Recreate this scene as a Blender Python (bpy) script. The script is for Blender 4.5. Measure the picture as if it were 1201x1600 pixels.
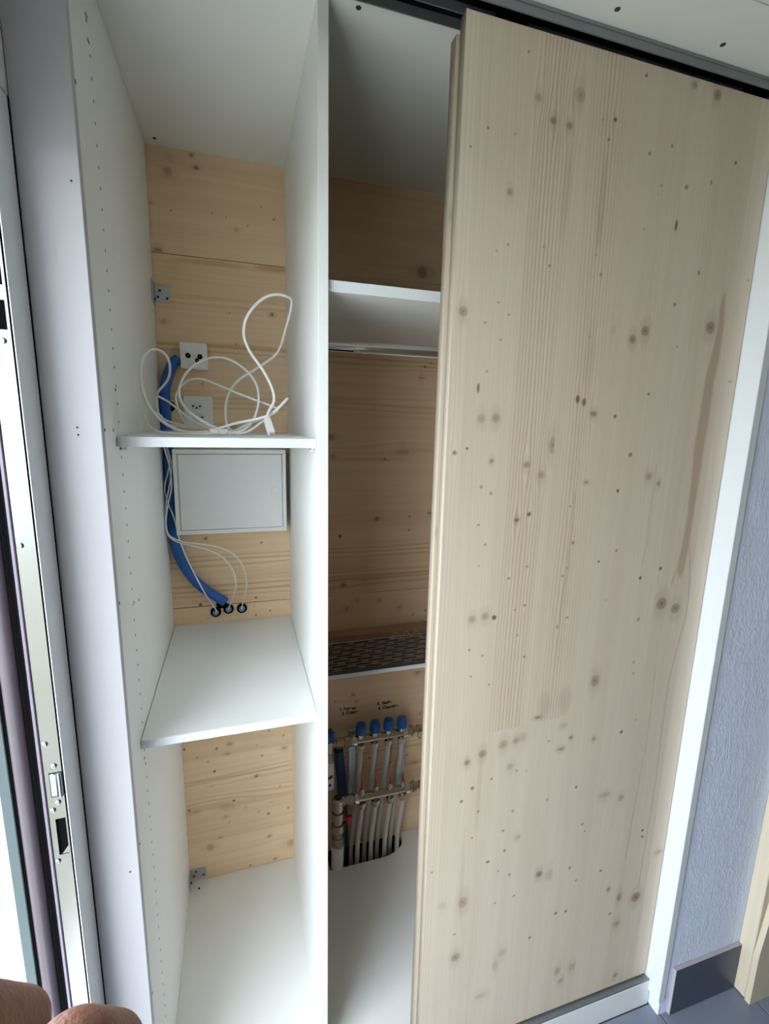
import bpy, bmesh, math, random
import numpy as np
from mathutils import Vector, Matrix

random.seed(7)
rng = np.random.default_rng(11)
sc = bpy.context.scene
for o in list(bpy.data.objects):
    bpy.data.objects.remove(o)
COL = sc.collection
R = math.radians

# ------------------------------------------------------------------ camera
CAM = Vector((0.2145, -0.9088, 1.7512))
YAW, PITCH, ROLL = R(17.2449), R(-10.6356), R(1.328)
fw = Vector((math.sin(YAW)*math.cos(PITCH), math.cos(YAW)*math.cos(PITCH), math.sin(PITCH)))
rt = fw.cross(Vector((0, 0, 1))).normalized()
up = rt.cross(fw)
rt, up = rt*math.cos(ROLL)+up*math.sin(ROLL), -rt*math.sin(ROLL)+up*math.cos(ROLL)
cd = bpy.data.cameras.new('camera')
cd.sensor_fit = 'AUTO'; cd.sensor_width = 36.0
cd.lens = 745.34*36.0/1600.0
cd.clip_start = 0.01; cd.clip_end = 100
cam = bpy.data.objects.new('camera', cd); COL.objects.link(cam)
m = Matrix((rt, up, -fw)).transposed().to_4x4(); m.translation = CAM
cam.matrix_world = m
sc.camera = cam

# ------------------------------------------------------------------ light
w = bpy.data.worlds.new('sky'); sc.world = w; w.use_nodes = True
wn = w.node_tree; wn.nodes.clear()
bg = wn.nodes.new('ShaderNodeBackground'); wo = wn.nodes.new('ShaderNodeOutputWorld')
bg.inputs[0].default_value = (0.80, 0.895, 1.0, 1); bg.inputs[1].default_value = 6.0   # bright overcast sky
wn.links.new(bg.outputs[0], wo.inputs[0])

def portal(name, loc, sx, sy, direction):
    l = bpy.data.lights.new(name, 'AREA'); l.shape = 'RECTANGLE'; l.size = sx; l.size_y = sy
    l.cycles.is_portal = True
    o = bpy.data.objects.new(name, l); COL.objects.link(o); o.location = loc
    o.rotation_euler = Vector(direction).to_track_quat('-Z', 'Y').to_euler()
    return o
DOOR_Y0, DOOR_Y1, DOOR_TOP = -1.14, -0.07, 2.20      # the open outside door in the left wall
portal('door_daylight', (-0.41, (DOOR_Y0+DOOR_Y1)/2, DOOR_TOP/2), 1.0, 2.3, (1, 0, 0))
sc.view_settings.view_transform = 'Standard'; sc.view_settings.look = 'None'
sc.view_settings.exposure = 0.88; sc.view_settings.gamma = 1.0; sc.view_settings.use_curve_mapping = False
sc.cycles.max_bounces = 10; sc.cycles.diffuse_bounces = 7; sc.cycles.glossy_bounces = 4
sc.cycles.caustics_reflective = False; sc.cycles.caustics_refractive = False
sc.cycles.sample_clamp_indirect = 6.0

# ------------------------------------------------------------------ dimensions (metres)
H = 2.4852            # ceiling
D = 0.69              # back wall
W = 0.3744            # divider, left face
TD = 0.0199
YD = 0.0709           # divider front
ZF = 0.0821           # cupboard floor
XR = 1.369            # right end panel, inner face
YB = -0.071           # plaster wall

# ------------------------------------------------------------------ helpers
def prop(o, label=None, cat=None, group=None, kind=None):
    if label: o['label'] = label
    if cat: o['category'] = cat
    if group: o['group'] = group
    if kind: o['kind'] = kind
    return o

def thing(name, loc, label=None, cat=None, group=None, kind=None):
    o = bpy.data.objects.new(name, None); COL.objects.link(o); o.location = loc
    o.empty_display_size = 0.05
    return prop(o, label, cat, group, kind)

def link(name, me, mat, parent=None):
    o = bpy.data.objects.new(name, me); COL.objects.link(o)
    if mat is not None and not me.materials: me.materials.append(mat)
    if parent is not None:
        o.parent = parent
        if parent.type == 'EMPTY':
            o.matrix_parent_inverse = Matrix.Translation(-Vector(parent.location))
    return o

def obj(name, bm, mat, parent=None, smooth=False, label=None):
    me = bpy.data.meshes.new(name)
    bmesh.ops.recalc_face_normals(bm, faces=bm.faces)
    bm.to_mesh(me); bm.free()
    if smooth:
        for p in me.polygons: p.use_smooth = True
        try: me.set_sharp_from_angle(angle=R(40))
        except Exception: pass
    o = link(name, me, mat, parent)
    if label: o['label'] = label
    return o

def nb(): return bmesh.new()

def box(bm, x0, x1, y0, y1, z0, z1, bev=0.0, seg=1):
    t = bmesh.new()
    bmesh.ops.create_cube(t, size=1)
    for v in t.verts:
        v.co = Vector(((x0+x1)/2+v.co.x*(x1-x0), (y0+y1)/2+v.co.y*(y1-y0), (z0+z1)/2+v.co.z*(z1-z0)))
    if bev > 0:
        bmesh.ops.bevel(t, geom=list(t.edges), offset=bev, segments=seg, affect='EDGES', profile=0.5)
    merge(bm, t)
    return bm

def merge(bm, t):
    me = bpy.data.meshes.new('tmp'); t.to_mesh(me); t.free(); bm.from_mesh(me); bpy.data.meshes.remove(me)

def frame_of(d):
    d = Vector(d).normalized()
    a = Vector((0, 0, 1)) if abs(d.z) < .9 else Vector((1, 0, 0))
    u = d.cross(a).normalized(); return u, d.cross(u).normalized()

def lathe(bm, p, axis, prof, n=16):
    """prof: list of (distance along axis, radius); closed with caps where the radius is > 0"""
    axis = Vector(axis).normalized(); u, v = frame_of(axis); p = Vector(p)
    rings = []
    for d, r in prof:
        if r <= 1e-6: rings.append([bm.verts.new(p+axis*d)])
        else: rings.append([bm.verts.new(p+axis*d+(u*math.cos(2*math.pi*k/n)+v*math.sin(2*math.pi*k/n))*r) for k in range(n)])
    for a, b in zip(rings, rings[1:]):
        for k in range(n):
            k2 = (k+1) % n
            f = [a[k % len(a)], a[k2 % len(a)], b[k2 % len(b)], b[k % len(b)]]
            f2 = []
            for q in f:
                if q not in f2: f2.append(q)
            if len(f2) > 2: bm.faces.new(f2)
    for r in (rings[0], rings[-1]):
        if len(r) > 2: bm.faces.new(r)
    return bm

def cyl(bm, p0, p1, r, n=12, r1=None):
    p0 = Vector(p0); d = Vector(p1)-p0
    return lathe(bm, p0, d, [(0, r), (d.length, r if r1 is None else r1)], n)

def spline(pts, k=8):
    P = [Vector(p) for p in pts]; P = [2*P[0]-P[1]]+P+[2*P[-1]-P[-2]]
    out = []
    for i in range(1, len(P)-2):
        for s in range(k):
            t = s/k; a, b, c, d = P[i-1], P[i], P[i+1], P[i+2]
            out.append(.5*((2*b)+(c-a)*t+(2*a-5*b+4*c-d)*t*t+(3*b-a-3*c+d)*t**3))
    out.append(P[-2]); return out

def tube(bm, pts, r, n=8, k=8, smoothpts=True, zmin=None):
    P = spline(pts, k) if smoothpts else [Vector(p) for p in pts]
    if zmin is not None:
        for q in P: q.z = max(q.z, zmin)
    t = (P[1]-P[0]).normalized(); u, v = frame_of(t); rings = []
    for i, q in enumerate(P):
        t2 = (P[min(i+1, len(P)-1)]-P[max(i-1, 0)]).normalized()
        u = (u-t2*u.dot(t2)).normalized(); v = t2.cross(u)
        rr = r(i/(len(P)-1)) if callable(r) else r
        rings.append([bm.verts.new(q+(u*math.cos(2*math.pi*j/n)+v*math.sin(2*math.pi*j/n))*rr) for j in range(n)])
    for a, b in zip(rings, rings[1:]):
        for j in range(n): bm.faces.new((a[j], a[(j+1) % n], b[(j+1) % n], b[j]))
    bm.faces.new(rings[0]); bm.faces.new(rings[-1])
    return bm

def prism(bm, poly, axis, a0, a1):
    """poly in the two other axes, extruded along axis ('x','y','z') from a0 to a1"""
    def P(q, a):
        if axis == 'x': return (a, q[0], q[1])
        if axis == 'y': return (q[0], a, q[1])
        return (q[0], q[1], a)
    A = [bm.verts.new(P(q, a0)) for q in poly]; B = [bm.verts.new(P(q, a1)) for q in poly]
    n = len(poly)
    bm.faces.new(A); bm.faces.new(B)
    for i in range(n): bm.faces.new((A[i], A[(i+1) % n], B[(i+1) % n], B[i]))
    return bm

def rounded(x0, x1, z0, z1, r, n=5):
    out = []
    for cx, cz, a in ((x1-r, z1-r, 0), (x0+r, z1-r, 90), (x0+r, z0+r, 180), (x1-r, z0+r, 270)):
        for k in range(n+1):
            t = R(a+90*k/n); out.append((cx+r*math.cos(t), cz+r*math.sin(t)))
    return out

def pix(px, py, y):
    """world point on the plane of constant y that lies under a point measured in the photograph"""
    d = fw+rt*((px-600.5)/745.34)-up*((py-800)/745.34)
    return CAM+d*((y-CAM.y)/d.y)

# ------------------------------------------------------------------ materials
def newmat(name):
    mt = bpy.data.materials.new(name); mt.use_nodes = True
    nt = mt.node_tree
    return mt, nt, nt.nodes['Principled BSDF'], nt.nodes, nt.links

def plain(name, col, rough=.5, metal=0.0, var=.04, scale=30, bump=0.0, bscale=200, spec=.5, coat=0):
    mt, nt, b, N, L = newmat(name)
    tc = N.new('ShaderNodeTexCoord'); nz = N.new('ShaderNodeTexNoise'); nz.inputs['Scale'].default_value = scale
    nz.inputs['Detail'].default_value = 3
    L.new(tc.outputs['Object'], nz.inputs['Vector'])
    mx = N.new('ShaderNodeMix'); mx.data_type = 'RGBA'
    mx.inputs[6].default_value = (*[max(0, c*(1-var)) for c in col], 1)
    mx.inputs[7].default_value = (*[min(1, c*(1+var)) for c in col], 1)
    L.new(nz.outputs['Fac'], mx.inputs[0]); L.new(mx.outputs[2], b.inputs['Base Color'])
    b.inputs['Roughness'].default_value = rough; b.inputs['Metallic'].default_value = metal
    b.inputs['Specular IOR Level'].default_value = spec
    if coat: b.inputs['Coat Weight'].default_value = coat
    if bump:
        n2 = N.new('ShaderNodeTexNoise'); n2.inputs['Scale'].default_value = bscale; n2.inputs['Detail'].default_value = 4
        L.new(tc.outputs['Object'], n2.inputs['Vector'])
        bp = N.new('ShaderNodeBump'); bp.inputs['Strength'].default_value = bump; bp.inputs['Distance'].default_value = .004
        L.new(n2.outputs['Fac'], bp.inputs['Height']); L.new(bp.outputs[0], b.inputs['Normal'])
    return mt

M = {}
M['white'] = plain('white_melamine', (.80, .80, .775), .42, var=.012, scale=8)
M['whiteceil'] = plain('white_board', (.78, .78, .74), .55, var=.02, scale=12)
M['edge'] = plain('white_edge', (.70, .725, .735), .35, var=.01)
M['strip'] = plain('shade_toned_white', (.44, .42, .44), .4, var=.01)  # white board, darkened to carry the shade cast by the door frame
M['frame'] = plain('grey_white_frame', (.76, .78, .80), .4, var=.01)
M['mauve'] = plain('rounded_frame_profile', (.075, .056, .070), .4, var=.02)
M['lip'] = plain('plate_lip', (.20, .16, .21), .35, var=.02)
M['leaf'] = plain('door_leaf_paint', (.33, .28, .29), .5, var=.02)
M['outer'] = plain('outer_frame_grey', (.065, .088, .094), .45, var=.02)
M['steel'] = plain('steel', (.21, .208, .195), .26, 1.0, var=.05, scale=14)
M['chrome'] = plain('chrome', (.82, .83, .84), .16, 1.0, var=.02)
M['zinc'] = plain('zinc_plated', (.52, .54, .56), .42, .85, var=.1, scale=60)
M['bracketgrey'] = plain('pale_bracket', (.60, .68, .74), .35, .2, var=.03)
M['fitting'] = plain('lock_fitting', (.34, .36, .37), .25, 1.0, var=.05)
M['alu'] = plain('track_aluminium', (.29, .31, .325), .42, .7, var=.04, scale=20)
M['black'] = plain('black_rubber', (.004, .004, .0045), .8, var=.1, spec=.02)
M['hole'] = plain('dark_hole', (.035, .032, .03), .8, var=.1)
M['blue'] = plain('blue_plastic', (.006, .095, .37), .38, var=.06, scale=20)
M['navy'] = plain('dark_blue_sleeve', (.015, .045, .14), .55, var=.1)
M['grommetblue'] = plain('pale_blue_seal', (.16, .36, .58), .4)
M['cable'] = plain('white_cable', (.76, .75, .72), .38, var=.02)
M['plastic'] = plain('white_plastic', (.80, .79, .77), .35, var=.01)
M['boxwhite'] = plain('powder_coated_white', (.74, .735, .72), .45, var=.01, bump=.05, bscale=900)
M['pipe'] = plain('white_pipe', (.62, .60, .56), .4, var=.03)
M['brass'] = plain('nickel_brass', (.50, .44, .36), .24, 1.0, var=.08, scale=60)
M['bar'] = plain('manifold_bar', (.52, .46, .39), .26, 1.0, var=.06, scale=40)
M['red'] = plain('red_plastic', (.48, .02, .02), .35)
M['grate'] = plain('dark_zinc', (.30, .27, .265), .36, .7, var=.15, scale=25)
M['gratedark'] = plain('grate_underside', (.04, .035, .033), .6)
M['wire'] = plain('bright_wire', (.72, .70, .66), .3, .9)
M['ink'] = plain('black_marker', (.012, .011, .012), .5)
M['paper'] = plain('paper_label', (.70, .71, .72), .55)
M['skin'] = plain('skin', (.27, .115, .075), .5, var=.18, scale=60, bump=.25, bscale=420)
M['skin'].node_tree.nodes['Principled BSDF'].inputs['Subsurface Weight'].default_value = .12
M['skin'].node_tree.nodes['Principled BSDF'].inputs['Subsurface Radius'].default_value = (.006, .002, .001)
M['tile'] = plain('grey_tile', (.20, .225, .285), .45, var=.10, scale=9, bump=.06, bscale=60)
M['skirt'] = plain('grey_skirting_tile', (.055, .066, .10), .4, var=.10, scale=16)
M['skirtedge'] = plain('skirting_cut_edge', (.42, .37, .40), .5)
M['grout'] = plain('dark_grout', (.07, .07, .075), .9)
M['render'] = plain('outside_render', (.82, .83, .82), .9, var=.05, scale=40, bump=.6, bscale=120)
M['ground'] = plain('pale_paving', (.37, .36, .30), .9, var=.1, scale=3)
M['paint'] = plain('white_paint', (.74, .74, .73), .7, var=.02)
M['roomwall'] = plain('limewashed_wall', (.62, .52, .38), .7, var=.12, scale=4)

def plaster():
    mt, nt, b, N, L = newmat('trowelled_plaster')
    tc = N.new('ShaderNodeTexCoord')
    mp = N.new('ShaderNodeMapping'); mp.inputs['Rotation'].default_value = (0, R(35), 0); mp.inputs['Scale'].default_value = (1, 1, .45)
    L.new(tc.outputs['Object'], mp.inputs[0])
    n1 = N.new('ShaderNodeTexNoise'); n1.inputs['Scale'].default_value = 95; n1.inputs['Detail'].default_value = 5; n1.inputs['Distortion'].default_value = 1.2
    n2 = N.new('ShaderNodeTexNoise'); n2.inputs['Scale'].default_value = 14; n2.inputs['Detail'].default_value = 2
    L.new(mp.outputs[0], n1.inputs['Vector']); L.new(tc.outputs['Object'], n2.inputs['Vector'])
    mu = N.new('ShaderNodeMath'); mu.operation = 'MULTIPLY'
    L.new(n1.outputs['Fac'], mu.inputs[0]); L.new(n2.outputs['Fac'], mu.inputs[1])
    bp = N.new('ShaderNodeBump'); bp.inputs['Strength'].default_value = .8; bp.inputs['Distance'].default_value = .006
    L.new(mu.outputs[0], bp.inputs['Height']); L.new(bp.outputs[0], b.inputs['Normal'])
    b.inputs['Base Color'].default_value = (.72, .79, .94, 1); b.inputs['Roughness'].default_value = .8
    return mt
M['plaster'] = plaster()

def wood_attr(name, light, dark, knotc, stainc, fine=420., ringw=.0085, contrast=1.0, rough=.55):
    """spruce whose grain follows the attributes gu / gv written by wood_panel()"""
    mt, nt, b, N, L = newmat(name)
    def at(n):
        a = N.new('ShaderNodeAttribute'); a.attribute_name = n; return a.outputs['Fac']
    def ma(op, x, y=None, clamp=False):
        q = N.new('ShaderNodeMath'); q.operation = op; q.use_clamp = clamp
        for i, s in enumerate((x, y)):
            if s is None: continue
            if isinstance(s, (int, float)): q.inputs[i].default_value = s
            else: L.new(s, q.inputs[i])
        return q.outputs[0]
    gu, gv, kn, st, tn, rg = [at(n) for n in ('gu', 'gv', 'knot', 'stain', 'tone', 'ring')]
    def noise(su, sv, detail, dist=0):
        c = N.new('ShaderNodeCombineXYZ'); L.new(ma('MULTIPLY', gu, su), c.inputs[0]); L.new(ma('MULTIPLY', gv, sv), c.inputs[1]); L.new(ma('MULTIPLY', tn, 37.), c.inputs[2])
        n = N.new('ShaderNodeTexNoise'); n.inputs['Scale'].default_value = 1; n.inputs['Detail'].default_value = detail; n.inputs['Distortion'].default_value = dist
        L.new(c.outputs[0], n.inputs['Vector']); return n.outputs['Fac']
    n1 = noise(fine, 2.5, 2); n2 = noise(55, .7, 2); n3 = noise(9, 2.2, 3); wob = noise(16, .9, 2)
    ph = ma('ADD', ma('MULTIPLY', gu, 2*math.pi/ringw), ma('MULTIPLY', wob, 16.))
    sn = ma('POWER', ma('MULTIPLY_ADD', ma('SINE', ph), .5), 2.6)
    sn.node.inputs[0].links[0].from_node.inputs[2].default_value = .5
    ringf = ma('MULTIPLY', sn, rg)
    f = ma('ADD', ma('MULTIPLY', ma('SUBTRACT', n1, .5), .55*contrast), ma('MULTIPLY', ma('SUBTRACT', n2, .5), 1.0*contrast))
    f = ma('ADD', f, ma('MULTIPLY', ma('SUBTRACT', n3, .5), .5*contrast))
    f = ma('ADD', ma('ADD', f, .25), ringf, True)
    mx = N.new('ShaderNodeMix'); mx.data_type = 'RGBA'; mx.inputs[6].default_value = (*light, 1); mx.inputs[7].default_value = (*dark, 1)
    L.new(f, mx.inputs[0])
    tv = N.new('ShaderNodeMix'); tv.data_type = 'RGBA'; tv.blend_type = 'MULTIPLY'; tv.inputs[0].default_value = 1
    L.new(mx.outputs[2], tv.inputs[6])
    cb = N.new('ShaderNodeCombineColor')
    L.new(ma('MULTIPLY_ADD', tn, .14), cb.inputs[0]); L.new(ma('MULTIPLY_ADD', tn, .17), cb.inputs[1]); L.new(ma('MULTIPLY_ADD', tn, .22), cb.inputs[2])
    for i, c in enumerate((.90, .88, .85)): cb.inputs[i].links[0].from_node.inputs[2].default_value = c
    L.new(cb.outputs[0], tv.inputs[7])
    m2 = N.new('ShaderNodeMix'); m2.data_type = 'RGBA'; m2.inputs[7].default_value = (*stainc, 1)
    L.new(tv.outputs[2], m2.inputs[6]); L.new(st, m2.inputs[0])
    m3 = N.new('ShaderNodeMix'); m3.data_type = 'RGBA'; m3.inputs[7].default_value = (*knotc, 1)
    L.new(m2.outputs[2], m3.inputs[6]); L.new(kn, m3.inputs[0])
    L.new(m3.outputs[2], b.inputs['Base Color'])
    b.inputs['Roughness'].default_value = rough
    bp = N.new('ShaderNodeBump'); bp.inputs['Strength'].default_value = .10; bp.inputs['Distance'].default_value = .001
    L.new(f, bp.inputs['Height']); L.new(bp.outputs[0], b.inputs['Normal'])
    return mt
M['door'] = wood_attr('pale_spruce', (.71, .605, .48), (.53, .405, .275), (.15, .068, .030), (.36, .225, .125), contrast=.6)
M['back'] = wood_attr('spruce_wall', (.88, .65, .42), (.60, .385, .21), (.12, .050, .020), (.56, .31, .13), fine=240., ringw=.019, contrast=.5)

def wood_obj(name, light, dark, axis=2, scale=1.0, rough=.55):
    """plain timber, grain along one object axis"""
    mt, nt, b, N, L = newmat(name)
    tc = N.new('ShaderNodeTexCoord'); mp = N.new('ShaderNodeMapping')
    s = [70*scale]*3; s[axis] = 1.6*scale; mp.inputs['Scale'].default_value = s
    n = N.new('ShaderNodeTexNoise'); n.inputs['Scale'].default_value = 1; n.inputs['Detail'].default_value = 3; n.inputs['Distortion'].default_value = .4
    mx = N.new('ShaderNodeMix'); mx.data_type = 'RGBA'; mx.inputs[6].default_value = (*light, 1); mx.inputs[7].default_value = (*dark, 1)
    L.new(tc.outputs['Object'], mp.inputs[0]); L.new(mp.outputs[0], n.inputs['Vector']); L.new(n.outputs['Fac'], mx.inputs[0]); L.new(mx.outputs[2], b.inputs['Base Color'])
    b.inputs['Roughness'].default_value = rough
    return mt
M['timber'] = wood_obj('stair_timber', (.70, .615, .475), (.58, .475, .33))
M['plank'] = wood_obj('plank_wood', (.42, .25, .15), (.30, .165, .09), axis=0)

def sstep(a, b, x):
    t = np.clip((x-a)/(b-a), 0, 1); return t*t*(3-2*t)

def wood_panel(name, parent, mat, x0, x1, z0, z1, yf, yb, grain, res, knots, stains, lams, label=None):
    """solid board: a fine grid on the front face carrying grain, knot and stain attributes, plus its edges and back"""
    nx, nz = max(2, int((x1-x0)/res)+1), max(2, int((z1-z0)/res)+1)
    xs = np.linspace(x0, x1, nx); zs = np.linspace(z0, z1, nz)
    X, Z = np.meshgrid(xs, zs, indexing='xy')
    A, Lg = (X, Z) if grain == 'z' else (Z, X)
    lid = np.zeros(X.shape, int); tone = np.full(X.shape, .5); ring = np.zeros(X.shape)
    for i, (a0, a1, l0, l1, t, rg) in enumerate(lams):
        mk = (A >= a0) & (A < a1) & (Lg >= l0) & (Lg < l1)
        lid[mk] = i+1; tone[mk] = t
        if isinstance(rg, tuple):      # (strength, centre, half width): a band of strong rings inside the lamella
            ring[mk] = (rg[0]*np.exp(-((A-rg[1])/rg[2])**2))[mk]
        else: ring[mk] = rg
    gu = A+.006*np.sin(Lg*1.9+lid*1.7)+.003*np.sin(Lg*5.3+lid*2.9)+lid*.37
    knot = np.zeros(X.shape); stain = np.zeros(X.shape)
    for kx, kz, r, d, asp in knots:
        if not (x0-.03 < kx < x1+.03 and z0-.03 < kz < z1+.03): continue
        r = max(r, res*.9)
        R_ = r*14
        i0, i1 = np.searchsorted(xs, (kx-R_, kx+R_)); j0, j1 = np.searchsorted(zs, (kz-R_, kz+R_))
        if i1 <= i0 or j1 <= j0: continue
        s = (slice(j0, j1), slice(i0, i1))
        dx, dz = X[s]-kx, Z[s]-kz
        da, dl = (dx, dz) if grain == 'z' else (dz, dx)
        ci = np.clip(np.searchsorted(xs, kx), 0, nx-1); cj = np.clip(np.searchsorted(zs, kz), 0, nz-1)
        same = (lid[s] == lid[cj, ci])
        dd = np.sqrt((dx/r)**2+(dz/(r*asp))**2)
        k = d*(1-sstep(.6, 1.2, dd))
        if r > .006:
            k = k*(.62+.38*sstep(.5, .95, dd))*(1.0) + d*.45*np.exp(-(dd/.3)**2)
            k += .17*d*(1-sstep(1.0, 2.0, np.sqrt((da/r)**2+(dl/(r*asp*1.7))**2)))*(dd > 1.0)
        knot[s] = np.maximum(knot[s], np.where(same, np.clip(k, 0, .95), 0))
        sg = r*1.7
        gu[s] += np.where(same, -da*np.exp(-(da/sg)**2-(dl/(3.2*sg))**2)*.85, 0)
    for sx, sz, hx, hz, v in stains:
        dd = np.sqrt(((X-sx)/hx)**2+((Z-sz)/hz)**2)
        stain = np.maximum(stain, v*(1-sstep(.55, 1.1, dd)))
    V = np.stack([X, np.full(X.shape, yf), Z], -1).reshape(-1, 3)
    n = nx*nz
    idx = np.arange(n).reshape(nz, nx)
    quads = np.stack([idx[:-1, :-1], idx[:-1, 1:], idx[1:, 1:], idx[1:, :-1]], -1).reshape(-1, 4)
    ex = np.array([(x, y, z) for x in (x0, x1) for y in (yf, yb) for z in (z0, z1)], float)
    V = np.concatenate([V, ex]); e = lambda a, b, c: n+a*4+b*2+c
    q2 = np.array([[e(0,0,0), e(0,0,1), e(0,1,1), e(0,1,0)], [e(1,0,0), e(1,1,0), e(1,1,1), e(1,0,1)],
                   [e(0,0,0), e(0,1,0), e(1,1,0), e(1,0,0)], [e(0,0,1), e(1,0,1), e(1,1,1), e(0,1,1)],
                   [e(0,1,0), e(0,1,1), e(1,1,1), e(1,1,0)]])
    F = np.concatenate([quads, q2]).astype(np.int32)
    me = bpy.data.meshes.new(name)
    me.vertices.add(len(V)); me.vertices.foreach_set('co', V.astype(np.float32).ravel())
    me.loops.add(F.size); me.loops.foreach_set('vertex_index', F.ravel())
    me.polygons.add(len(F)); me.polygons.foreach_set('loop_start', np.arange(0, F.size, 4, dtype=np.int32))
    me.update(calc_edges=True)
    exA, exL = (ex[:, 0]+ex[:, 1], ex[:, 2]) if grain == 'z' else (ex[:, 2]+ex[:, 1], ex[:, 0])
    for nm, arr, tail in (('gu', gu, exA), ('gv', Lg, exL), ('knot', knot, np.zeros(8)), ('stain', stain, np.zeros(8)),
                          ('tone', tone, np.full(8, .75)), ('ring', ring, np.zeros(8))):
        at = me.attributes.new(nm, 'FLOAT', 'POINT')
        at.data.foreach_set('value', np.concatenate([arr.ravel(), tail]).astype(np.float32))
    o = link(name, me, mat, parent)
    if label: o['label'] = label
    return o

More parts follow.
